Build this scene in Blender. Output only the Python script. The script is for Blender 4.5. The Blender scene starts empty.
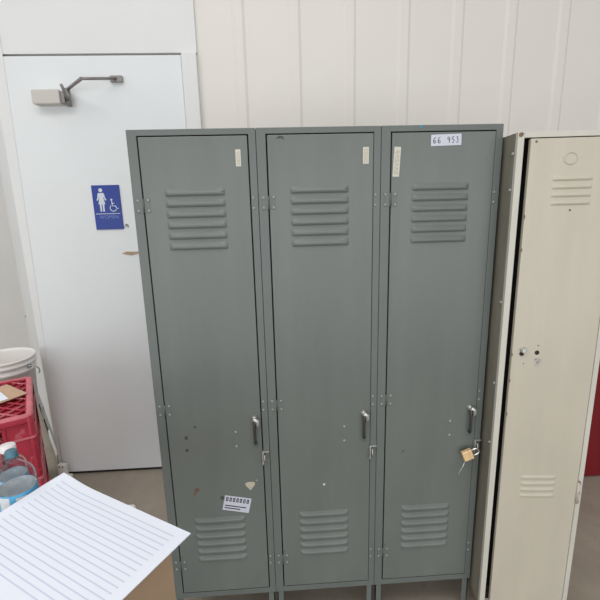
import bpy, bmesh, math, random
from mathutils import Vector, Matrix
random.seed(4)
PI = math.pi
scene = bpy.context.scene
COL = scene.collection

# ------------------------------------------------------------------ materials
def mat(name, col, rough=.5, metal=0., var=.0, vscale=4., bump=0., bscale=60., spec=.5, trans=0., ior=1.45, speck=None, streak=False, coat=0.):
    m = bpy.data.materials.new(name); m.use_nodes = True
    nt = m.node_tree; N = nt.nodes; L = nt.links
    b = N['Principled BSDF']
    b.inputs['Base Color'].default_value = (*col, 1)
    b.inputs['Roughness'].default_value = rough
    b.inputs['Metallic'].default_value = metal
    b.inputs['Specular IOR Level'].default_value = spec
    b.inputs['Transmission Weight'].default_value = trans
    b.inputs['IOR'].default_value = ior
    b.inputs['Coat Weight'].default_value = coat
    tc = N.new('ShaderNodeTexCoord')
    geo = tc.outputs['Object']
    if var or speck:
        mp = N.new('ShaderNodeMapping')
        if streak: mp.inputs['Scale'].default_value = (3.5, 3.5, .7)
        L.new(geo, mp.inputs[0])
        n = N.new('ShaderNodeTexNoise'); n.inputs['Scale'].default_value = vscale
        n.inputs['Detail'].default_value = 6; n.inputs['Roughness'].default_value = .6
        L.new(mp.outputs[0], n.inputs['Vector'])
        r = N.new('ShaderNodeValToRGB')
        r.color_ramp.elements[0].position = .3; r.color_ramp.elements[1].position = .7
        r.color_ramp.elements[0].color = (*[max(0, c*(1-var)) for c in col], 1)
        r.color_ramp.elements[1].color = (*[min(1, c*(1+var)) for c in col], 1)
        L.new(n.outputs[0], r.inputs[0])
        out = r.outputs[0]
        if speck:
            n2 = N.new('ShaderNodeTexNoise'); n2.inputs['Scale'].default_value = speck[1]
            n2.inputs['Detail'].default_value = 3
            L.new(geo, n2.inputs['Vector'])
            r2 = N.new('ShaderNodeValToRGB')
            r2.color_ramp.elements[0].position = speck[2]; r2.color_ramp.elements[1].position = speck[2]+.03
            r2.color_ramp.elements[0].color = (0, 0, 0, 1); r2.color_ramp.elements[1].color = (speck[3],)*3+(1,)
            L.new(n2.outputs[0], r2.inputs[0])
            mx = N.new('ShaderNodeMix'); mx.data_type = 'RGBA'
            L.new(r2.outputs[0], mx.inputs[0]); L.new(out, mx.inputs[6]); mx.inputs[7].default_value = (*speck[0], 1)
            out = mx.outputs[2]
        L.new(out, b.inputs['Base Color'])
    if bump:
        n3 = N.new('ShaderNodeTexNoise'); n3.inputs['Scale'].default_value = bscale; n3.inputs['Detail'].default_value = 2
        L.new(geo, n3.inputs['Vector'])
        bp = N.new('ShaderNodeBump'); bp.inputs['Strength'].default_value = bump; bp.inputs['Distance'].default_value = .004
        L.new(n3.outputs[0], bp.inputs['Height']); L.new(bp.outputs[0], b.inputs['Normal'])
    return m

M = {}
M['grey'] = mat('grey_paint', (.146, .161, .149), .34, var=.09, vscale=2.2, bump=.10, bscale=9, streak=True, speck=((.07, .06, .045), 38, .74, .8))
M['greyf'] = mat('grey_frame_paint', (.138, .153, .144), .40, var=.05, vscale=5, bump=.06, bscale=20)
M['inner'] = mat('interior_shade', (.03, .032, .03), .8)
M['hinge'] = mat('hinge_paint', (.11, .11, .095), .5)
M['mark'] = mat('dark_mark', (.075, .07, .06), .6)
M['rivet'] = mat('rivet_paint', (.30, .32, .30), .3, metal=.3)
M['steel'] = mat('worn_steel', (.55, .55, .53), .34, metal=.75, var=.2, vscale=60)
M['darksteel'] = mat('dark_steel', (.07, .07, .065), .4, metal=.6)
M['cream'] = mat('cream_paint', (.53, .485, .395), .38, var=.05, vscale=3, streak=True, bump=.05, bscale=12, speck=((.25, .15, .08), 30, .76, .6))
M['creamf'] = mat('cream_frame_paint', (.58, .555, .49), .42, var=.06, vscale=6, streak=True)
M['creamside'] = mat('cream_side_dark', (.23, .215, .17), .45, var=.2, vscale=4, streak=True)  # darker olive-grey than the cream front, used on the body panels
M['rust'] = mat('rust', (.17, .10, .065), .8, var=.4, vscale=80)
M['wall'] = mat('white_ribbed_metal', (.78, .745, .69), .45, var=.02, vscale=2, bump=.03, bscale=8)
M['door'] = mat('white_door_paint', (.75, .77, .775), .5, var=.02, vscale=2)
M['trim'] = mat('white_trim_paint', (.74, .74, .73), .4, var=.02, vscale=3)
M['wallgrey'] = mat('pale_grey_wall', (.82, .83, .82), .6, var=.03, vscale=2)
M['farwall'] = mat('far_wall_paint', (.74, .725, .70), .6, var=.03, vscale=2)
M['strip'] = mat('dirty_grey_strip', (.33, .32, .30), .6, var=.3, vscale=25)
M['black'] = mat('black_rubber_and_gaps', (.015, .015, .015), .6)
M['floor'] = mat('concrete_floor', (.35, .305, .245), .45, var=.12, vscale=5, bump=.05, bscale=30, speck=((.16, .13, .10), 30, .66, .35))
M['blue'] = mat('sign_blue', (.008, .035, .27), .35, var=.03, vscale=10)
M['signwhite'] = mat('sign_white', (.62, .68, .74), .5)
M['signtext'] = mat('sign_text', (.16, .24, .52), .5)
M['paper'] = mat('paper', (.84, .87, .96), .7, var=.01, vscale=6)
M['ink'] = mat('ink', (.63, .67, .80), .7)
M['inkdark'] = mat('dark_ink', (.03, .03, .05), .6)
M['sticker'] = mat('sticker_paper', (.60, .575, .49), .6, var=.05, vscale=60)
M['stickerline'] = mat('sticker_print', (.38, .33, .26), .6)
M['beige'] = mat('torn_paper', (.50, .45, .35), .8, var=.1, vscale=60)
M['tag'] = mat('tag_white', (.58, .59, .67), .5)
M['marker'] = mat('marker_ink', (.10, .10, .14), .5)
M['brass'] = mat('brass', (.90, .62, .34), .4, metal=.3, var=.12, vscale=50)
M['chrome'] = mat('chrome', (.75, .75, .75), .15, metal=1)
M['red'] = mat('red_crate_plastic', (.43, .026, .052), .42, var=.12, vscale=12, speck=((.58, .22, .22), 22, .60, .35))
M['redworn'] = mat('worn_red_plastic', (.62, .16, .19), .5, var=.18, vscale=30)
M['cabred'] = mat('red_cabinet_paint', (.20, .008, .014), .35, var=.05, vscale=3)
M['pail'] = mat('white_pail_plastic', (.82, .79, .75), .35, var=.02, vscale=8)
M['wire'] = mat('wire', (.40, .41, .42), .3, metal=.8)
M['card'] = mat('cardboard', (.56, .38, .25), .8, var=.05, vscale=20)
M['table'] = mat('table_top_plastic', (.72, .71, .68), .5, var=.02, vscale=10, bump=.1, bscale=200)
M['tableleg'] = mat('table_leg_metal', (.22, .22, .23), .4, metal=.5)
M['clear'] = mat('clear_plastic', (.93, .96, .97), .06, trans=1., ior=1.25)
M['water'] = mat('bottle_water', (.90, .96, .98), .0, trans=1., ior=1.33)
M['labelblue'] = mat('bottle_label_blue', (.12, .47, .78), .4, var=.25, vscale=25)
M['labelwhite'] = mat('bottle_label_white', (.75, .78, .82), .4)
M['labelorange'] = mat('bottle_label_orange', (.75, .36, .25), .4)
M['capteal'] = mat('cap_teal', (.07, .17, .22), .4)
M['capwhite'] = mat('cap_white', (.80, .76, .76), .4)
M['tan'] = mat('tan_scuff', (.42, .31, .20), .8, var=.25, vscale=70)
M['closer'] = mat('closer_paint', (.56, .53, .49), .4)
M['closerdark'] = mat('closer_metal', (.28, .26, .25), .4, metal=.4)
M['bluedot'] = mat('blue_dot', (.05, .25, .42), .5)
M['box'] = mat('box_cardboard', (.36, .25, .16), .8, var=.05, vscale=10)

# ------------------------------------------------------------------ helpers
def V(*a): return Vector(a)
def bx(bm, x0, x1, y0, y1, z0, z1, mi=0, bev=0.):
    t = bmesh.new()
    bmesh.ops.create_cube(t, size=1)
    bmesh.ops.scale(t, vec=(x1-x0, y1-y0, z1-z0), verts=t.verts)
    bmesh.ops.translate(t, vec=((x0+x1)/2, (y0+y1)/2, (z0+z1)/2), verts=t.verts)
    if bev:
        bmesh.ops.bevel(t, geom=list(t.edges), offset=bev, segments=2, profile=.5, affect='EDGES')
    join(bm, t, mi)
def join(bm, t, mi=None):
    vm = {}
    for v in t.verts: vm[v] = bm.verts.new(v.co)
    for f in t.faces:
        try:
            g = bm.faces.new([vm[v] for v in f.verts]); g.material_index = f.material_index if mi is None else mi; g.smooth = f.smooth
        except ValueError: pass
    t.free()
def tube(bm, pts, r, seg=10, mi=0, closed=False, caps=True):
    pts = [Vector(p) for p in pts]; n = len(pts); rings = []
    prev = None
    for i, p in enumerate(pts):
        if closed: d = pts[(i+1) % n]-pts[i-1]
        else: d = pts[min(i+1, n-1)]-pts[max(i-1, 0)]
        d.normalize()
        a = Vector((0, 0, 1)) if prev is None else prev
        if abs(a.dot(d)) > .98 and prev is None: a = Vector((1, 0, 0))
        x = (a-d*a.dot(d)).normalized(); y = d.cross(x); prev = x
        rr = r[i] if isinstance(r, (list, tuple)) else r
        rings.append([bm.verts.new(p+(x*math.cos(2*PI*k/seg)+y*math.sin(2*PI*k/seg))*rr) for k in range(seg)])
    m = n if closed else n-1
    for i in range(m):
        A, B = rings[i], rings[(i+1) % n]
        for k in range(seg):
            f = bm.faces.new((A[k], A[(k+1) % seg], B[(k+1) % seg], B[k])); f.smooth = True; f.material_index = mi
    if caps and not closed:
        for R_ in (rings[0], rings[-1]):
            f = bm.faces.new(R_); f.material_index = mi
def lathe(bm, prof, cx=0, cy=0, seg=48, mi=0, a0=0., a1=2*PI):
    full = abs(a1-a0-2*PI) < 1e-6
    k_n = seg if full else seg+1
    rings = [[bm.verts.new((cx+r*math.cos(a0+(a1-a0)*k/seg), cy+r*math.sin(a0+(a1-a0)*k/seg), z)) for k in range(k_n)] for r, z in prof]
    for i in range(len(prof)-1):
        for k in range(seg):
            k2 = (k+1) % k_n
            f = bm.faces.new((rings[i][k], rings[i][k2], rings[i+1][k2], rings[i+1][k])); f.smooth = True; f.material_index = mi
def dome(bm, c, n, r, h, mi=0, seg=12):
    """small rivet head: dome at c along normal n"""
    n = Vector(n).normalized(); a = Vector((0, 0, 1)) if abs(n.z) < .9 else Vector((1, 0, 0))
    x = n.cross(a).normalized(); y = n.cross(x); c = Vector(c)
    prev = None
    for j in range(4):
        t = j/4*PI/2
        ring = [bm.verts.new(c+(x*math.cos(2*PI*k/seg)+y*math.sin(2*PI*k/seg))*r*math.cos(t)+n*h*math.sin(t)) for k in range(seg)]
        if prev:
            for k in range(seg):
                f = bm.faces.new((prev[k], prev[(k+1) % seg], ring[(k+1) % seg], ring[k])); f.smooth = True; f.material_index = mi
        prev = ring
    f = bm.faces.new(prev); f.material_index = mi; f.smooth = True
def prism(bm, pts, y0, y1, mi=0):
    """polygon in XZ extruded in Y"""
    A = [bm.verts.new((x, y0, z)) for x, z in pts]; B = [bm.verts.new((x, y1, z)) for x, z in pts]
    f = bm.faces.new(A); f.material_index = mi
    f = bm.faces.new(B[::-1]); f.material_index = mi
    n = len(pts)
    for i in range(n):
        f = bm.faces.new((A[i], B[i], B[(i+1) % n], A[(i+1) % n])); f.material_index = mi
def obj(name, bm, mats, parent=None, **props):
    bmesh.ops.recalc_face_normals(bm, faces=bm.faces)
    me = bpy.data.meshes.new(name); bm.to_mesh(me); bm.free()
    for m in (mats if isinstance(mats, (list, tuple)) else [mats]): me.materials.append(m)
    o = bpy.data.objects.new(name, me); COL.objects.link(o)
    if parent: o.parent = parent
    for k, v in props.items(): o[k] = v
    return o
def thing(name, label, cat, loc=(0, 0, 0), rotz=0., group=None):
    o = bpy.data.objects.new(name, None); COL.objects.link(o)
    o.location = loc; o.rotation_euler = (0, 0, rotz); o.empty_display_size = .05
    o['label'] = label; o['category'] = cat
    if group: o['group'] = group
    return o
def tag(o, label, cat, group=None):
    o['label'] = label; o['category'] = cat
    if group: o['group'] = group
    return o
def struct(name, bm, m):
    o = obj(name, bm, m); o['kind'] = 'structure'; return o
def copy_tree(o, parent=None):
    c = o.copy(); COL.objects.link(c)
    if parent: c.parent = parent
    for ch in list(o.children): copy_tree(ch, c)
    return c
def text_bm(bm, s, size, M4, depth, mi=0, space=1.):
    cu = bpy.data.curves.new('t', 'FONT'); cu.body = s; cu.size = size; cu.extrude = depth
    cu.align_x = 'CENTER'; cu.align_y = 'CENTER'; cu.space_character = space; cu.resolution_u = 3
    ob = bpy.data.objects.new('t', cu); COL.objects.link(ob)
    dg = bpy.context.evaluated_depsgraph_get(); dg.update()
    me = bpy.data.meshes.new_from_object(ob.evaluated_get(dg))
    t = bmesh.new(); t.from_mesh(me); t.transform(M4)
    bpy.data.objects.remove(ob); bpy.data.curves.remove(cu); bpy.data.meshes.remove(me)
    join(bm, t, mi)
def front(x, y, z, rot=0.):
    """matrix placing XY text upright on a face looking towards -Y"""
    return Matrix.Translation((x, y, z)) @ Matrix.Rotation(rot, 4, 'Y') @ Matrix.Rotation(PI/2, 4, 'X')
def louver(bm, cx, z0, w, h, d, yf, mi=0, nx=28, nz=7):
    """pressed louver: swells outwards towards its open lower lip, rounded ends"""
    def prof(s, t):   # s -1..1 across, t 0..1 from top to lip
        e = (1-abs(s)**9)**.5
        return d*e*math.sin(PI*min(1, t)**1.25*.86)
    G = []
    for j in range(nz+1):
        t = j/nz; row = []
        for i in range(nx+1):
            s = -1+2*i/nx
            z = z0-t*h
            row.append(bm.verts.new((cx+s*w/2, yf-prof(s, t)-.0002, z)))
        G.append(row)
    low = [bm.verts.new((cx+(-1+2*i/nx)*w/2, yf-.0002, z0-h-.0012)) for i in range(nx+1)]
    G.append(low)
    for j in range(len(G)-1):
        for i in range(nx):
            f = bm.faces.new((G[j][i], G[j][i+1], G[j+1][i+1], G[j+1][i])); f.material_index = mi; f.smooth = j < nz-1

# ------------------------------------------------------------------ setting
WY = 1.07
b = bmesh.new(); bx(b, -6, 6, -5, 6, -.1, 0); struct('floor', b, M['floor'])
# ribbed wall to the right of the door
b = bmesh.new()
x = .062; prof = [(x, 0)]
ribs = [.279+.2855*k for k in range(0, 18)]
for rx in ribs:
    prof += [(rx-.034, 0), (rx-.020, -.008), (rx+.020, -.008), (rx+.034, 0)]
prof += [(5.9, 0)]
A = [b.verts.new((px, WY+.02+py, 0)) for px, py in prof]; B = [b.verts.new((px, WY+.02+py, 3.3)) for px, py in prof]
A2 = [b.verts.new((px, WY+.10, 0)) for px, py in prof]; B2 = [b.verts.new((px, WY+.10, 3.3)) for px, py in prof]
for i in range(len(prof)-1):
    b.faces.new((A[i], A[i+1], B[i+1], B[i])); b.faces.new((A2[i+1], A2[i], B2[i], B2[i+1])); b.faces.new((B[i], B[i+1], B2[i+1], B2[i]))
struct('wall_back', b, M['wall'])
b = bmesh.new(); bx(b, -.955, .062, WY+.001, WY+.10, 2.365, 3.3); struct('wall_header', b, M['trim'])
# door and frame
b = bmesh.new()
bx(b, -.014, .062, WY-.022, WY+.09, 0, 2.36, bev=.004)
struct('trim_1', b, M['trim'])
b = bmesh.new(); prism(b, [(-.953, 0), (-.936, 0), (-.893, 2.36), (-.893, 3.3), (-.953, 3.3)], WY-.002, WY-.0005); bx(b, -.953, -.936, WY, WY+.09, 0, 3.3); struct('trim_2', b, M['trim'])
dr = bpy.data.objects.new('door_1', None); COL.objects.link(dr); dr.location = (0, WY, 0); dr['kind'] = 'structure'
b = bmesh.new(); bx(b, -.932, -.018, 0, .045, .016, 2.355, bev=.003); obj('door_panel', b, M['door'], dr)
b = bmesh.new(); bx(b, -.925, -.03, .004, .04, .002, .015); obj('door_gap_shade', b, M['black'], dr)  # black strip stands in for the shaded gap under the door
# door closer near the top, body low edge in view
b = bmesh.new()
bx(b, -.768, -.632, -.062, -.001, 2.137, 2.205, bev=.006)
c = obj('door_closer', b, M['closer'], dr)
b = bmesh.new()
bx(b, -.632, -.612, -.052, -.006, 2.142, 2.198, 0, .003)
tube(b, [(-.600, -.035, 2.128), (-.600, -.035, 2.214)], .013)
tube(b, [(-.600, -.035, 2.150), (-.59, -.12, 2.21)], .007)
tube(b, [(-.600, -.035, 2.208), (-.46, -.20, 2.215)], .008)
tube(b, [(-.46, -.20, 2.215), (-.36, -.02, 2.26)], .007)
bx(b, -.39, -.33, -.02, -.001, 2.245, 2.275, 0, .002)
o = obj('closer_arm', b, M['closerdark'], c); c.location = (.012, 0, -.018)
# tan scuff and chipped spot on the door face beside the locker
b = bmesh.new()
prism(b, [(-.425, 1.357), (-.40, 1.366), (-.35, 1.364), (-.30, 1.367), (-.29, 1.352), (-.34, 1.353), (-.37, 1.345), (-.40, 1.349)], -.0035, -.0005)
obj('torn_strip', b, M['tan'], dr)
b = bmesh.new()
prism(b, [(-.392, 1.512), (-.386, 1.518), (-.375, 1.515), (-.371, 1.500), (-.378, 1.497), (-.381, 1.507), (-.388, 1.504)], -.0035, -.0005)
prism(b, [(-.402, 1.503), (-.396, 1.506), (-.390, 1.501), (-.395, 1.497)], -.0035, -.0005)
obj('chipped_paint', b, M['strip'], dr)
# angled wall left of the door
def slab(bm, p0, p1, th, z0, z1, mi=0, off=0.):
    p0 = Vector((*p0, 0)); p1 = Vector((*p1, 0)); d = (p1-p0).normalized(); n = Vector((-d.y, d.x, 0))   # n points away from camera side
    q = [p0+n*off, p1+n*off, p1+n*(off+th), p0+n*(off+th)]
    lo = [bm.verts.new((v.x, v.y, z0)) for v in q]; hi = [bm.verts.new((v.x, v.y, z1)) for v in q]
    for f in ((lo), (hi[::-1])): g = bm.faces.new(f); g.material_index = mi
    for i in range(4):
        g = bm.faces.new((lo[i], lo[(i+1) % 4], hi[(i+1) % 4], hi[i])); g.material_index = mi
WL0, WL1 = (-1.61, 2.105), (-.955, 1.112)
RIV = ((.965, 1.78), (.975, .985), (.06, .78))
b = bmesh.new(); slab(b, WL0, WL1, .10, 0, 3.3)
d = (Vector(WL1)-Vector(WL0)).normalized()
for s, z in RIV:
    p = Vector(WL0)+(Vector(WL1)-Vector(WL0))*s
    dome(b, (p.x, p.y, z), (d.y, -d.x, 0), .011, .006, 1)
struct('wall_left', b, [M['wallgrey'], M['strip']])
b = bmesh.new()
slab(b, (-1.60, 2.09), (-.962, 1.123), .006, .012, .10, 0, -.008)
slab(b, (-1.60, 2.09), (-.962, 1.123), .012, .0, .012, 1, -.016)
slab(b, (-1.42, 1.817), (-1.40, 1.787), .012, .02, .13, 0, -.02)
slab(b, (-1.22, 1.514), (-1.00, 1.180), .010, .02, .075, 2, -.019)
struct('baseboard_left', b, [M['strip'], M['black'], M['wallgrey']])
b = bmesh.new(); bx(b, -5.9, -1.3, 3.2, 3.3, 0, 3.3); struct('wall_far', b, M['farwall'])
b = bmesh.new(); bx(b, -5.9, -1.3, 3.185, 3.199, 0, .1); struct('baseboard_far', b, M['strip'])

# small white block on the floor by the door corner
t = thing('floor_bracket', 'small white block with two dark holes at the bottom corner of the white door', 'bracket', (-.915, 1.035, 0), -.12)
b = bmesh.new(); bx(b, -.025, .025, -.015, .015, 0, .098, 0, .004); bx(b, .02, .05, -.012, .016, 0, .022, 0, .003)
obj('bracket_body', b, M['pail'], t)
for sx in (-.011, .011):
    b = bmesh.new(); tube(b, [(sx, -.0155, .086), (sx, -.0165, .086)], .0045); obj('screw_hole', b, M['black'], t)

# ------------------------------------------------------------------ restroom sign
t = thing('restroom_sign', 'blue sign with woman and wheelchair symbols reading WOMEN, fixed to the white door', 'sign', (-.472, WY-.001, 1.607), 0)
b = bmesh.new(); bx(b, -.073, .073, -.006, 0, -.117, .117, 0, .0015); obj('sign_plate', b, M['blue'], t)
b = bmesh.new()
Y0, Y1 = -.0078, -.0058
def circ(cx, cz, r, n=20, a0=0., a1=2*PI): return [(cx+r*math.cos(a0+(a1-a0)*k/n), cz+r*math.sin(a0+(a1-a0)*k/n)) for k in range(n)]
cx = -.026
prism(b, circ(cx, .091, .0100), Y0, Y1)
prism(b, [(cx-.013, .077), (cx+.013, .077), (cx+.017, .072), (cx+.020, .052), (cx+.026, .040), (cx+.022, .036), (cx+.015, .044), (cx+.012, .056), (cx+.010, .054), (cx+.018, .018), (cx-.018, .018), (cx-.010, .054), (cx-.012, .056), (cx-.015, .044), (cx-.022, .036), (cx-.026, .040), (cx-.020, .052), (cx-.017, .072)], Y0, Y1)
for s in (-1, 1): prism(b, [(cx+s*.002, .019), (cx+s*.012, .019), (cx+s*.011, -.021), (cx+s*.003, -.021)], Y0-.0001, Y1)
obj('woman_symbol', b, M['signwhite'], t)
b = bmesh.new(); wx = .030
prism(b, circ(wx-.004, .0405, .0052, 16), Y0, Y1)
tube(b, [(wx-.004, Y1, .034), (wx-.002, Y1, .008), (wx+.014, Y1, .007), (wx+.021, Y1, -.008), (wx+.030, Y1, -.005)], .0028, 8)
tube(b, [(wx-.003, Y1, .022), (wx+.010, Y1, .021)], .0022, 8)
tube(b, [(wx+.001+.0165*math.cos(a), Y1, -.004+.0165*math.sin(a)) for a in [math.radians(q) for q in range(125, 350, 12)]], .0024, 8)
obj('wheelchair_symbol', b, M['signwhite'], t)
b = bmesh.new(); bx(b, -.064, .064, Y0, Y1, -.0345, -.0315); obj('divider_line', b, M['signwhite'], t)
b = bmesh.new(); text_bm(b, 'WOMEN', .026, front(.004, -.0062, -.051), .0008); obj('lettering', b, M['signtext'], t)

# ------------------------------------------------------------------ grey lockers
W = .381; TOP = 1.83; BOT = .15; DEP = .38
def grey_locker(label, k, xr=.3550):
    t = thing('metal_locker', label, 'locker', (k*W, 0, 0), 0, 'three grey metal lockers joined side by side')
    e = .0006
    b = bmesh.new()
    s = .0015
    bx(b, e, s+e, .018, DEP, BOT, TOP-.001); bx(b, W-s-e, W-e, .018, DEP, BOT, TOP-.001)
    bx(b, e, W-e, DEP-s, DEP, BOT, TOP-.001); bx(b, e, W-e, .018, DEP, TOP-.0025, TOP-.001); bx(b, e, W-e, .018, DEP, BOT, BOT+s)
    bx(b, .01, W-.01, .03, DEP-.01, 1.50, 1.503, 1)
    bx(b, .004, W-.004, .06, .062, BOT+.004, TOP-.006, 1)      # dark sheet standing in for the shade seen through the gaps
    obj('body', b, [M['greyf'], M['inner']], t)
    # face frame
    b = bmesh.new()
    bx(b, e, .0295, 0, .018, BOT, TOP, 0, .0015); bx(b, .3585, W-e, 0, .018, BOT, TOP, 0, .0015)
    bx(b, .0285, .3595, .0003, .018, 1.8125, TOP, 0, .001); bx(b, .0285, .3595, .0003, .018, BOT, .172, 0, .001)
    for z in (1.611, .930, .30):
        for dz in (-.0155, .0155):
            dome(b, (.3655, 0, z+dz), (0, -1, 0), .0042, .0026, 1)
    obj('face_frame', b, [M['greyf'], M['rivet']], t)
    for x0 in (.006, W-.028):
        for y0 in (.004, DEP-.030):
            b = bmesh.new(); bx(b, x0, x0+.022, y0, y0+.003, 0, BOT); bx(b, (x0 if x0 < .1 else x0+.019), (x0+.003 if x0 < .1 else x0+.022), y0, y0+.022, 0, BOT)
            obj('leg', b, M['greyf'], t)
    # door with pressed louvers
    b = bmesh.new()
    bx(b, .0333, xr, -.001, .014, .176, 1.8090, 0, .002)
    for i in range(6): louver(b, .1895, 1.6590-i*.0327, .182, .0215, .0085, -.001)
    for i in range(6): louver(b, .1895, .50-i*.0327, .182, .0215, .0085, -.001)
    d = obj('door', b, M['grey'], t)
    for z in (1.611, .930, .30):
        b = bmesh.new()
        bx(b, .012, .0315, -.0014, -.0002, z-.021, z+.021, 0, .0004); bx(b, .0325, .0520, -.0020, -.0009, z-.021, z+.021, 0, .0004)
        tube(b, [(.032, -.0025, z-.021), (.032, -.0025, z+.021)], .0030, 10, 2)
        for dz in (-.0155, .0155):
            dome(b, (.0155, -.001, z+dz), (0, -1, 0), .0045, .003, 1); dome(b, (.047, -.002, z+dz), (0, -1, 0), .0045, .003, 1)
        obj('hinge', b, [M['greyf'], M['rivet'], M['hinge']], d)
    # pull handle
    b = bmesh.new(); hx = .333
    tube(b, [(hx, -.001, .884), (hx, -.010, .884), (hx, -.015, .876), (hx, -.016, .862), (hx, -.016, .812), (hx+.001, -.014, .797), (hx+.001, -.001, .789)], [.0055, .0055, .005, .0045, .0045, .0050, .006], 10, 1)
    dome(b, (hx, -.001, .886), (0, -1, 0), .0105, .013, 0)
    tube(b, [(hx-.006, -.017, .884), (hx+.002, -.020, .889), (hx+.010, -.019, .884), (hx+.012, -.018, .870), (hx+.007, -.017, .856)], [.004, .0075, .0085, .007, .004], 8, 0)
    dome(b, (hx+.001, -.001, .787), (0, -1, 0), .010, .007, 2)
    obj('handle', b, [M['steel'], M['darksteel'], M['greyf']], d)
    for z in (.8355, .7805):
        b = bmesh.new(); dome(b, (.2655, -.001, z), (0, -1, 0), .0055, .003); obj('screw', b, M['rivet'], d)
    # hasp staple on the frame
    b = bmesh.new()
    bx(b, .3535, .3775, -.0025, -.0003, .735, .760, 0, .0006)
    bx(b, .3550, .3790, -.012, -.0005, .7570, .7605, 1, .0006)
    bx(b, .3545, .3590, -.014, -.002, .712, .757, 1, .0008)
    tube(b, [(.3630, -.001, .748), (.3630, -.018, .747), (.3630, -.021, .735), (.3630, -.018, .722), (.3630, -.001, .720)], .0022, 8, 1)
    bx(b, .345, .3700, -.0025, -.0003, .700, .712, 0, .0006)
    obj('hasp', b, [M['greyf'], M['steel']], t)
    return t, d
def sticker(parent, x0, x1, z0, z1, rot=0.):
    b = bmesh.new(); w, h = x1-x0, z1-z0
    bx(b, -w/2, w/2, -.0005, .0, -h/2, h/2)
    for i in range(3):
        xx = -w*.22+i*w*.22
        n = random.randint(5, 7); zz = -h*.42
        for j in range(n):
            l = h*.84/n*random.uniform(.5, .9)
            bx(b, xx-w*.045, xx+w*.045, -.0008, -.0004, zz, zz+l, 1); zz += h*.84/n
    o = obj('sticker', b, [M['sticker'], M['stickerline']], parent)
    o.location = ((x0+x1)/2, -.0012, (z0+z1)/2); o.rotation_euler = (0, rot, 0); return o
def speckmark(parent, pts, m, name='scratch'):
    b = bmesh.new(); prism(b, pts, -.0018, -.0008); return obj(name, b, m, parent)
def blob(x, z, r, n=9, ax=1., az=1.): return [(x+ax*r*random.uniform(.6, 1.1)*math.cos(2*PI*k/n), z+az*r*random.uniform(.6, 1.1)*math.sin(2*PI*k/n)) for k in range(n)]

t1, d1 = grey_locker('grey metal locker beside the white door, with a torn sticker low on its door', 0)
sticker(d1, .3180, .3335, 1.7205, 1.7695)
for x, z, r in ((.0945, .823, .0075), (.0940, .7766, .007), (.1275, .863, .005)): speckmark(d1, blob(x, z, r), M['mark'])
speckmark(d1, [(.104, .600), (.109, .612), (.108, .622), (.122, .624), (.127, .617), (.118, .609), (.109, .598), (.101, .590)], M['rust'], 'rust_spot')
o = speckmark(d1, [(.288, .632), (.300, .637), (.321, .636), (.323, .626), (.313, .612), (.306, .603), (.298, .613), (.290, .623)], M['beige'], 'sticker_remnant')
speckmark(d1, blob(.330, .642, .005), M['rivet'])
b = bmesh.new(); bx(b, -.048, .048, -.0006, 0, -.030, .030)
for j in range(7): bx(b, -.042+j*.0125, -.0340+j*.0125, -.001, -.0005, .008, .024, 1)
for j in range(7): bx(b, -.039+j*.0125, -.0370+j*.0125, -.0014, -.0005, .012, .020, 0)
for j in range(2): bx(b, -.042, .035-j*.02, -.001, -.0005, -.012-j*.010, -.008-j*.010, 1)
o = obj('sticker', b, [M['tag'], M['inkdark']], d1, label='white sticker with dark print'); o.location = (.254, -.0012, .549); o.rotation_euler = (0, .22, 0)
speckmark(d1, blob(.205, .578, .010), M['mark'])

t2, d2 = grey_locker('grey metal locker in the middle, standing between the other two grey lockers', 1, .3572)
sticker(d2, .3245, .3425, 1.7205, 1.7695)
speckmark(d2, [(.060, 1.798), (.069, 1.806), (.083, 1.804), (.082, 1.800), (.088, 1.793), (.076, 1.799)], M['darksteel'])
speckmark(d2, blob(.192, .610, .0055), M['sticker'])

t3, d3 = grey_locker('grey metal locker with a handwritten 66 953 tag and brass padlock, beside the cream locker', 2, .3574)
sticker(d3, .0385, .0590, 1.680, 1.768, .05)
b = bmesh.new(); bx(b, -.0475, .0475, -.0007, 0, -.0165, .0165)
o = obj('number_tag', b, M['tag'], d3, label='white tag with handwritten number'); o.location = (.2010, -.0014, 1.7855); o.rotation_euler = (0, -.02, 0)
b = bmesh.new()
def strokes(b, ch, x, s=.009):
    P = {'6': [(.8, 1.9), (.35, 1.5), (.1, .8), (.2, .15), (.6, 0), (.9, .3), (.85, .75), (.45, .85), (.15, .5)],
         '9': [(.85, 1.5), (.5, 1.9), (.15, 1.6), (.2, 1.1), (.6, 1.0), (.9, 1.5), (.85, .6), (.6, 0)],
         '5': [(.9, 1.85), (.25, 1.85), (.2, 1.1), (.65, 1.15), (.9, .7), (.7, .1), (.2, .05)],
         '3': [(.15, 1.8), (.75, 1.8), (.45, 1.15), (.85, .8), (.7, .1), (.15, .05)]}[ch]
    tube(b, [(x+px*s, -.0008, -.0085+pz*s) for px, pz in P], .0011, 6)
b.free()
for ch, x in (('6', -.041), ('6', -.027), ('9', .003), ('5', .0165), ('3', .030)):
    b = bmesh.new(); strokes(b, ch, x); obj('handwritten_digit', b, M['marker'], o)
b = bmesh.new(); dome(b, (.1215, 0, 1.8245), (0, -1, 0), .004, .001); obj('paint_dot', b, M['bluedot'], t3)
speckmark(d3, blob(.098, .726, .004), M['mark'])

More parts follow.
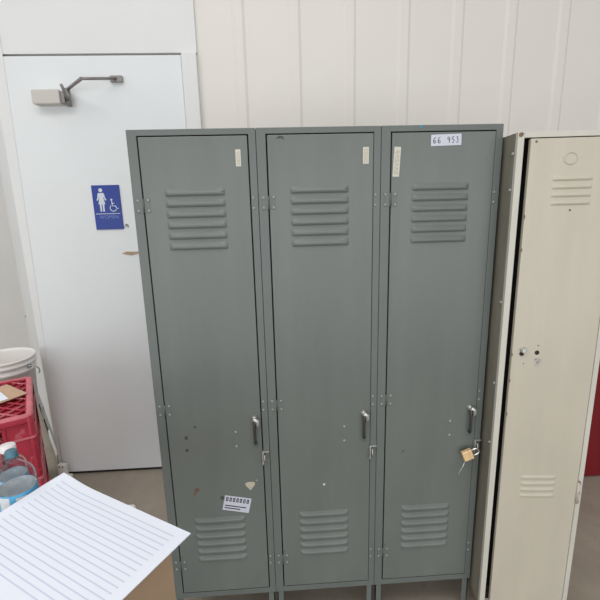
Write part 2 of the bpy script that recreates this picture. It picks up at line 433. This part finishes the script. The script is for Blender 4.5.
# padlock hanging from the right locker's hasp
t = thing('padlock', 'brass padlock hanging from the hasp of the right grey locker', 'padlock', (1.120, -.026, .727), 0)
R_ = Matrix.Rotation(math.radians(-112), 4, 'Y')       # body direction (local -Z) swings to the left
b = bmesh.new(); bx(b, -.0190, .0190, -.008, .008, -.054, -.018, 0, .0025)
bx(b, -.0192, .0192, -.0082, .0082, -.0315, -.0305, 1); 
b.transform(Matrix.Rotation(math.radians(68), 4, 'Y')); obj('lock_body', b, [M['brass'], M['card']], t)
b = bmesh.new()
pts = [(-.0115, 0, -.020)] + [(-.0115*math.cos(a), 0, -.004+.0115*math.sin(a)) for a in [math.radians(q) for q in range(0, 181, 15)]] + [(.0115, 0, -.020)]
tube(b, pts, .0032, 10); b.transform(Matrix.Rotation(math.radians(68), 4, 'Y')); obj('shackle', b, M['chrome'], t)
b = bmesh.new(); tube(b, [(-.041, -.002, -.036), (-.050, -.004, -.058), (-.060, -.003, -.078), (-.066, -.002, -.102)], [.0014, .0016, .0018, .0022], 8)
obj('wire_key', b, M['steel'], t, label='thin pale wire')

# ------------------------------------------------------------------ cream locker on the right
ph = .0912
t = thing('metal_locker', 'cream painted metal locker with rusty edges standing at the far right', 'locker', (1.1449+.001, -.08, 0), -ph)
w, zt, dp = .3207, 1.7934, .40
b = bmesh.new(); s = .0015
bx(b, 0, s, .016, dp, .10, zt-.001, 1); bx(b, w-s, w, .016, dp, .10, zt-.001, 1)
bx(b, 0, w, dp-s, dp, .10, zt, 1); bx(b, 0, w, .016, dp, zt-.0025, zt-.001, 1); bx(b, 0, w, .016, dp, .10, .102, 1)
bx(b, .004, w-.004, .09, .092, .11, zt-.01, 2)  # dark sheet close behind the door, gives the gaps their shade
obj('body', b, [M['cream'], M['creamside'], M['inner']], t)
b = bmesh.new()
bx(b, 0, .0190, 0, .016, .10, zt, 0, .0012); bx(b, .304, w, 0, .016, .10, zt, 0, .0012)
bx(b, .0195, .305, .0003, .016, zt-.016, zt, 0, .001); bx(b, .0195, .305, .0003, .016, .10, .125, 0, .001)
obj('face_frame', b, M['creamf'], t)
for z in (1.735, 1.63, 1.28, 1.00, .78):
    b = bmesh.new(); dome(b, (0, .024, z), (-1, 0, 0), .006, .006)
    obj('side_bolt', b, M['rivet'], t)
b = bmesh.new()
prism(b, [(.002, zt-.012), (.003, zt-.002), (.012, zt-.001), (.016, zt-.006), (.010, zt-.014)], -.0012, -.0004)
obj('rust_spot', b, M['rust'], t)
for x0 in (.004, w-.026):
    for y0 in (.004, dp-.028):
        b = bmesh.new(); bx(b, x0, x0+.022, y0, y0+.003, 0, .10); bx(b, (x0 if x0 < .1 else x0+.019), (x0+.003 if x0 < .1 else x0+.022), y0, y0+.022, 0, .10)
        obj('leg', b, M['cream'], t)
b = bmesh.new()
bx(b, .0365, .3003, -.004, .012, .128, 1.7740, 0, .002)
for i in range(4): louver(b, .1665, 1.6680-i*.0235, .118, .0140, .0045, -.004, nx=20)
for i in range(4): louver(b, .1640, .6680-i*.0240, .118, .0140, .0045, -.004, nx=20)
d = obj('door', b, M['cream'], t)
# embossed round mark, holes and latch remains
b = bmesh.new()
tube(b, [(.1550+.0185*math.cos(a), -.0040, 1.717+.0165*math.sin(a)) for a in [2*PI*k/28 for k in range(28)]], .0024, 6, 0, closed=True)
obj('embossed_ring', b, M['cream'], d)
def disc(x, z, r, m, name, y=-.0040):
    b = bmesh.new(); tube(b, [(x, y+.0005, z), (x, y-.0006, z)], r, 14); return obj(name, b, m, d)
disc(.1690, 1.5670, .0028, M['black'], 'hole'); disc(.1155, 1.1165, .0075, M['black'], 'hole'); disc(.1175, 1.1405, .0022, M['rust'], 'hole')
b = bmesh.new()
dome(b, (.068, -.004, 1.128), (0, -1, 0), .009, .008, 0); bx(b, .063, .077, -.017, -.004, 1.119, 1.134, 0, .003); tube(b, [(.0655, -.004, 1.114), (.0655, -.010, 1.113)], .006, 10, 1)
obj('latch', b, [M['steel'], M['black']], d)
b = bmesh.new(); prism(b, [(.112, 1.074), (.118, 1.079), (.126, 1.094), (.131, 1.093), (.127, 1.081), (.118, 1.071)], -.007, -.0038); bx(b, .112, .122, -.012, -.004, 1.090, 1.096, 0, .001); obj('keyhole_cover', b, M['steel'], d)
disc(.0755, 1.079, .0025, M['creamside'], 'hole'); disc(.052, 1.765, .0035, M['rust'], 'rust_spot')
for z in (.600, 1.32):
    b = bmesh.new(); tube(b, [(.3028, -.006, z-.04), (.3028, -.006, z+.04)], .0045, 10)
    for q in (-.036, .0, .034): prism(b, blob(.305, z+q, .008, 8, .8, 1.2), -.0070, -.0045, 1)
    obj('hinge', b, [M['cream'], M['rust']], t)
for z in (1.55, 1.45, 1.02, .90, 1.11):
    b = bmesh.new(); prism(b, blob(.0368, z, .005, 7, .4, 1.5), -.0050, -.0038); obj('paint_chip', b, M['rust'], d)

# ------------------------------------------------------------------ red cabinet behind the cream locker
t = thing('red_cabinet', 'dark red metal cabinet standing behind the cream locker at the right edge', 'cabinet', (2.15, .76, 0), 0)
b = bmesh.new(); bx(b, -.40, .40, .012, .29, .0, 1.45, 0, .004); obj('body', b, M['cabred'], t)
for s in (-1, 1):
    b = bmesh.new(); x0, x1 = (s*.003, s*.392) if s > 0 else (s*.392, s*.003)
    bx(b, x0, x1, -.004, .0115, .006, 1.44, 0, .003); d = obj('door', b, M['cabred'], t)
    b = bmesh.new(); tube(b, [(s*.04, -.004, .80), (s*.04, -.03, .80), (s*.04, -.03, .92), (s*.04, -.004, .92)], .006, 8); obj('handle', b, M['darksteel'], d)

# ------------------------------------------------------------------ stacked red crates (turned upside down, lattice up)
CW, CD, CH = .33, .47, .28
def make_crate(label):
    t = thing('milk_crate', label, 'crate', (0, 0, 0), 0, 'stacked red plastic crates')
    h = CH-.001
    b = bmesh.new(); th = .005
    # local: x 0..-CW to the left, y 0..CD to the back; near right corner at origin
    def wall(bm, axis, at, a0, a1):
        inward = .010
        def q(u0, u1, z0, z1, out, mi=0, bev=.0012):
            p0, p1 = (at, at+th) if axis in ('x-', 'y+0') else (at-th, at)
            if axis in ('y+0',): y0, y1 = out, out+th; bx(bm, u0, u1, y0, y1, z0, z1, mi, bev)
            elif axis == 'y+1': y0, y1 = CD-out-th, CD-out; bx(bm, u0, u1, y0, y1, z0, z1, mi, bev)
            elif axis == 'x0': bx(bm, -out-th, -out, u0, u1, z0, z1, mi, bev)
            else: bx(bm, -CW+out, -CW+out+th, u0, u1, z0, z1, mi, bev)
        L_ = a1-a0; c0, c1 = a0+L_*.33, a1-L_*.33
        # solid recessed panels beside a latticed middle
        for u0, u1 in ((a0+.01, c0), (c1, a1-.01)): q(u0, u1, .01, h-.01, .008)
        q(c0-.005, c1+.005, .01, .05, .008); 
        for z0, z1 in ((.050, .178), (.192, .240)):
            n = 2
            for i in range(n):
                for sgn in (0, 1):
                    ua = c0+(c1-c0)*i/n; ub = c0+(c1-c0)*(i+1)/n
                    za, zb = (z0, z1) if sgn == 0 else (z1, z0)
                    m = bmesh.new(); 
                    yy = {'y+0': (lambda u, z: (u, .009, z)), 'y+1': (lambda u, z: (u, CD-.009, z)), 'x0': (lambda u, z: (-.009, u, z)), 'x1': (lambda u, z: (-CW+.009, u, z))}[axis]
                    tube(bm, [yy(ua, za), yy(ub, zb)], .0042, 6, 1)
        # ribs and rims
        for z0, z1, o_, mi in ((0, .010, .001, 1), (.036, .043, .002, 0), (.181, .190, .001, 1), (h-.040, h-.034, .004, 0)):
            q(a0+.006, a1-.006, z0, z1, o_, mi)
        for u in (a0+L_*.30, a1-L_*.30): q(u-.003, u+.003, .01, h-.01, .004, 0)
    wall(b, 'y+0', 0, -CW, 0); wall(b, 'y+1', 0, -CW, 0); wall(b, 'x0', 0, 0, CD); wall(b, 'x1', 0, 0, CD)
    # rounded corner posts
    for cx_, cy_, a in ((-.022, .022, -PI/2), (-.022, CD-.022, 0), (-CW+.022, CD-.022, PI/2), (-CW+.022, .022, PI)):
        lathe(b, [(.021, .0), (.021, h-.01), (.016, h-.01), (.016, 0), (.021, 0)], cx_, cy_, 8, 0, a, a+PI/2)
    obj('wall', b, [M['red'], M['redworn']], t)
    # top border lip
    def rr(off, n=7, r=.030):
        r = max(.004, r-off); P = []
        for cx_, cy_, a in ((-off-r, CD-off-r, 0), (-CW+off+r, CD-off-r, PI/2), (-CW+off+r, off+r, PI), (-off-r, off+r, 1.5*PI)):
            for k in range(n+1): P.append((cx_+r*math.cos(a+PI/2*k/n), cy_+r*math.sin(a+PI/2*k/n)))
        return P
    b = bmesh.new()
    levels = [(.001, h-.030, 0), (.0, h-.008, 1), (.003, h-.002, 1), (.008, h, 1), (.022, h, 0), (.026, h-.003, 0), (.027, h-.014, 1), (.022, h-.016, 0), (.006, h-.016, 0), (.005, h-.030, 0), (.001, h-.030, 0)]
    rings = [[b.verts.new((px, py, z)) for px, py in rr(off)] for off, z, _ in levels]
    n = len(rings[0])
    for i in range(len(rings)-1):
        for k in range(n):
            f = b.faces.new((rings[i][k], rings[i][(k+1) % n], rings[i+1][(k+1) % n], rings[i+1][k])); f.smooth = True; f.material_index = levels[i][2]
    obj('rim', b, [M['red'], M['redworn']], t)
    # diamond lattice
    b = bmesh.new(); x0, x1, y0, y1 = -CW+.025, -.025, .025, CD-.025
    step = .062
    for sg in (1, -1):
        c = -1.0
        while c < 1.0:
            pts = []
            for X in (x0, x1):
                Y = sg*X+c
                if y0 <= Y <= y1: pts.append((X, Y))
            for Y in (y0, y1):
                X = (Y-c)*sg
                if x0 < X < x1: pts.append((X, Y))
            if len(pts) == 2 and math.dist(*pts) > .02: tube(b, [(*pts[0], h-.012), (*pts[1], h-.012)], .0050, 6, 1 if (round(c/step) % 3 == 0) else 0)
            c += step
    bx(b, x0, x1, y0, y1, h-.021, h-.018, 0)
    obj('lattice', b, [M['red'], M['redworn']], t)
    return t
DA = Vector((-.477, .879)).normalized()
rot = math.atan2(DA.y, DA.x)-PI/2
cr = make_crate('red plastic crate at the top of the stack, carrying cardboard and paper')
cr.location = (-.529, .2065, .56); cr.rotation_euler = (0, 0, rot)
c2 = copy_tree(cr); c2.location.z = .28; c2['label'] = 'red plastic crate in the middle of the stack, behind the water bottle'
c3 = copy_tree(cr); c3.location.z = 0; c3['label'] = 'red plastic crate on the floor at the bottom of the stack'

def on_crate(lx, ly, z): 
    v = Matrix.Rotation(rot, 4, 'Z') @ Vector((lx, ly, 0)); return Vector((-.529+v.x, .2065+v.y, z))
def sheet(name, P, th, m, label, cat, z):
    b = bmesh.new(); A = [b.verts.new((x, y, z)) for x, y in P]; B = [b.verts.new((x, y, z+th)) for x, y in P]
    b.faces.new(A[::-1]); b.faces.new(B)
    for i in range(len(P)): b.faces.new((A[i], A[(i+1) % len(P)], B[(i+1) % len(P)], B[i]))
    return tag(obj(name, b, m), label, cat)
CARD_P = [(-.655, .400), (-.800, .505), (-.940, .300), (-.795, .195)]
PAPER_P = [(-.700, .345), (-.800, .440), (-.960, .270), (-.860, .175)]
sheet('cardboard_sheet', CARD_P, .004, M['card'], 'tan piece of cardboard lying on the top red crate', 'cardboard', .8405)
sheet('paper_sheet', PAPER_P, .0015, M['paper'], 'white paper lying over the cardboard on the top red crate', 'paper', .8455)

# ------------------------------------------------------------------ white pail behind the crates, on a cardboard box
t = thing('cardboard_box', 'brown cardboard box under the white pail, behind the red crates', 'box', (-1.105, .96, 0), rot)
b = bmesh.new(); bx(b, -.125, .10, -.13, .13, 0, .52, 0, .003); obj('box_body', b, M['box'], t)
t = thing('pail', 'white plastic pail with ribbed rim and wire handle behind the red crates', 'pail', (-1.068, .925, .5205), 0)
b = bmesh.new()
R1 = .152
lathe(b, [(.0, .0), (.118, 0), (.125, .006), (R1-.014, .235), (R1-.006, .237), (R1-.006, .250), (R1-.012, .252), (R1-.011, .272), (R1-.002, .274), (R1-.002, .286), (R1-.010, .290), (R1-.008, .300), (R1, .304), (R1, .312), (R1-.004, .315), (R1-.010, .312), (R1-.013, .30), (.122, .012), (.0, .01)], seg=64)
obj('pail_body', b, M['pail'], t)
b = bmesh.new()
pts = []
for k in range(25):
    a = math.radians(-60+k*5.0)
    pts.append(((R1+.024)*math.cos(a)*1.0, (R1+.024)*math.sin(a), .262-.05*math.cos(a*1.2)))
hp = [(R1-.006, -.03, .262), (R1+.010, -.034, .268), (R1+.026, -.030, .262), (R1+.034, -.018, .246), (R1+.030, -.004, .226), (R1+.016, .012, .208), (R1-.01, .05, .195)]
tube(b, [hp[0]]+hp[1:], .0028, 8)
lathe(b, [(0, .262-.004), (.010, .262-.004), (.010, .262+.008), (0, .262+.008)], R1-.004, -.03, 10)
obj('wire_handle', b, M['wire'], t)

# ------------------------------------------------------------------ table corner, bottles and papers in front
t = thing('folding_table', 'small white topped table at the bottom left holding the bottles and lined paper', 'table', (-.38, -.54, 0), 0)
b = bmesh.new(); bx(b, -.38, .38, -.28, .278, .735, .775, 0, .008); obj('tabletop', b, M['table'], t)
for sx in (-.33, .33):
    for sy in (-.24, .24):
        b = bmesh.new(); tube(b, [(sx, sy, 0), (sx, sy, .736)], .0125, 12); obj('leg', b, M['tableleg'], t)
    b = bmesh.new(); tube(b, [(sx, -.24, .25), (sx, .24, .25)], .009, 10); obj('crossbar', b, M['tableleg'], t)

def bottle(name, label, loc, H, R, capm, full, cr_=.0132):
    t = thing(name, label, 'bottle', loc, 0)
    k = H/.265
    b = bmesh.new()
    outer = [(0, .004*k), (R*.55, .0), (R*.9, .003*k), (R, .015*k), (R, .068*k), (R*.965, .072*k), (R, .077*k), (R, .176*k), (R*.95, .180*k), (R, .185*k), (R*.99, .200*k), (R*.88, .213*k), (R*.62, .226*k), (.0140, .238*k), (.0120, .246*k), (.0165, .2475*k), (.0165, .2495*k), (.0125, .251*k), (.0125, .262*k)]
    inner = [(max(0, r-.0008), z+.0012 if i < 3 else z) for i, (r, z) in enumerate(outer)]
    lathe(b, outer+inner[::-1], seg=40)
    obj('bottle_body', b, M['clear'], t)
    b = bmesh.new(); lathe(b, [(0, .251*k), (cr_, .251*k), (cr_+.0005, .254*k), (cr_, .2665*k), (cr_-.002, .2685*k), (0, .269*k)], seg=30); obj('cap', b, capm, t)
    b = bmesh.new(); lathe(b, [(R+.0006, .088*k), (R+.0006, .172*k)], seg=40); lathe(b, [(R-.0014, .088*k), (R-.0014, .172*k)], seg=40, mi=1)
    lathe(b, [(R+.0010, .128*k), (R+.0010, .164*k)], seg=8, mi=1, a0=math.radians(-66), a1=math.radians(-36))
    lathe(b, [(R+.0014, .138*k), (R+.0014, .154*k)], seg=6, mi=2, a0=math.radians(-56), a1=math.radians(-46))
    lathe(b, [(R+.0010, .092*k), (R+.0010, .168*k)], seg=10, mi=1, a0=math.radians(-118), a1=math.radians(-84))
    obj('label_band', b, [M['labelblue'], M['labelwhite'], M['labelorange']], t)
    if full:
        b = bmesh.new(); lathe(b, [(0, .006*k), (R*.85, .006*k), (R-.002, .016*k), (R-.002, .165*k), (0, .165*k)], seg=40); obj('water', b, M['water'], t)
    return t
bottle('water_bottle', 'clear water bottle with teal cap and blue label in front of the red crates', (-.228, -.398, .7755), .265, .043, M['capteal'], False)
bottle('water_bottle', 'water bottle with a white cap, mostly behind the teal-capped bottle', (-.291, -.314, .7755), .232, .036, M['capwhite'], False, .0185)

# file box carrying the printed sheets
u1 = Vector((.85, -.527)).normalized(); u2 = Vector((u1.y, -u1.x))
A0 = Vector((-.140, -.348))
def pp(a, c, org=A0): v = org+u1*a+u2*c; return (v.x, v.y)
t = thing('cardboard_box', 'low brown cardboard box on the table under the printed papers', 'box', (0, 0, .7755), 0)
b = bmesh.new(); P = [pp(.03, .03), pp(.40, .03), pp(.40, .25), pp(.03, .25)]
A = [b.verts.new((x, y, 0)) for x, y in P]; B = [b.verts.new((x, y, .150)) for x, y in P]
b.faces.new(A); b.faces.new(B)
for i in range(4): b.faces.new((A[i], A[(i+1) % 4], B[(i+1) % 4], B[i]))
obj('box_body', b, M['box'], t)
def page(label, org, rotd, z, dx, dy, lines=True):
    r_ = Matrix.Rotation(math.radians(rotd), 2)
    a, c = r_ @ u1, r_ @ u2
    b = bmesh.new(); NX, NY = 16, 10
    def h(i, j):
        s = i/NX; q = j/NY
        return z+.012*math.exp(-(s/.14)**2)*math.exp(-(q/.6)**2)
    for top in (0, 1):
        G = [[b.verts.new((*(org+a*dx*i/NX+c*dy*j/NY), h(i, j)+top*.0012)) for j in range(NY+1)] for i in range(NX+1)]
        for i in range(NX):
            for j in range(NY):
                f = b.faces.new((G[i][j], G[i+1][j], G[i+1][j+1], G[i][j+1])); f.smooth = True
    if lines:
        for k in range(17):
            q = .08+k*.05
            L0 = [b.verts.new((*(org+a*dx*(.06+.88*i/NX)+c*dy*q), h(.06*NX+.88*i, q*NY)+.0016)) for i in range(NX+1)]
            L1 = [b.verts.new((*(org+a*dx*(.06+.88*i/NX)+c*dy*(q+.009)), h(.06*NX+.88*i, q*NY)+.0016)) for i in range(NX+1)]
            for i in range(NX): f = b.faces.new((L0[i], L0[i+1], L1[i+1], L1[i])); f.material_index = 1
    return tag(obj('paper_sheet', b, [M['paper'], M['ink']]), label, 'paper')
page('large white lined paper sheet lying on the box at the bottom left', A0, 0, .9300, .432, .279)

# ------------------------------------------------------------------ camera
cam = bpy.data.cameras.new('camera'); co = bpy.data.objects.new('camera', cam); COL.objects.link(co)
r = Vector((.99804161, -.05747069, -.02469954)); u = Vector((.036839, .22088841, .9746031)); f = Vector((.05055527, .97360435, -.22257299))
Mx = Matrix(((r.x, u.x, -f.x), (r.y, u.y, -f.y), (r.z, u.z, -f.z)))
co.matrix_world = Matrix.Translation((.43044497, -1.36863247, 1.61142801)) @ Mx.to_4x4()
cam.sensor_fit = 'HORIZONTAL'; cam.sensor_width = 36; cam.lens = 430/600*36; cam.clip_start = .02
scene.camera = co

# ------------------------------------------------------------------ light
wd = bpy.data.worlds.new('world'); scene.world = wd; wd.use_nodes = True
nt = wd.node_tree; N = nt.nodes; L = nt.links
bg = N['Background']
tc = N.new('ShaderNodeTexCoord'); sx = N.new('ShaderNodeSeparateXYZ'); L.new(tc.outputs['Generated'], sx.inputs[0])
rp = N.new('ShaderNodeValToRGB'); L.new(sx.outputs['Z'], rp.inputs[0])
rp.color_ramp.elements[0].position = 0.0; rp.color_ramp.elements[0].color = (.66, .67, .68, 1)
rp.color_ramp.elements[1].position = .55; rp.color_ramp.elements[1].color = (1, 1, 1, 1)
L.new(rp.outputs[0], bg.inputs['Color']); bg.inputs['Strength'].default_value = .66
def area(name, loc, rot_, sx_, sy_, e, col=(1, 1, 1)):
    l = bpy.data.lights.new(name, 'AREA'); l.shape = 'RECTANGLE'; l.size = sx_; l.size_y = sy_; l.energy = e; l.color = col
    o = bpy.data.objects.new(name, l); COL.objects.link(o); o.location = loc; o.rotation_euler = rot_; return o
area('ceiling_lamp', (-.2, -1.6, 3.9), (math.radians(15), 0, 0), 3.2, 1.2, 48, (1, .985, .96))
area('ceiling_lamp', (-2.6, .6, 3.9), (0, 0, 0), 1.4, 1.4, 26)
area('camera_side_fill', (-.3, -4.6, 1.2), (math.radians(90), 0, 0), 9.5, 2.3, 165, (.93, .97, 1))  # added cool fill behind the camera, lifts the low fronts; no real opening
scene.view_settings.view_transform = 'Standard'; scene.view_settings.look = 'None'
scene.view_settings.gamma = 1; scene.view_settings.exposure = -.2
scene.view_settings.use_curve_mapping = False
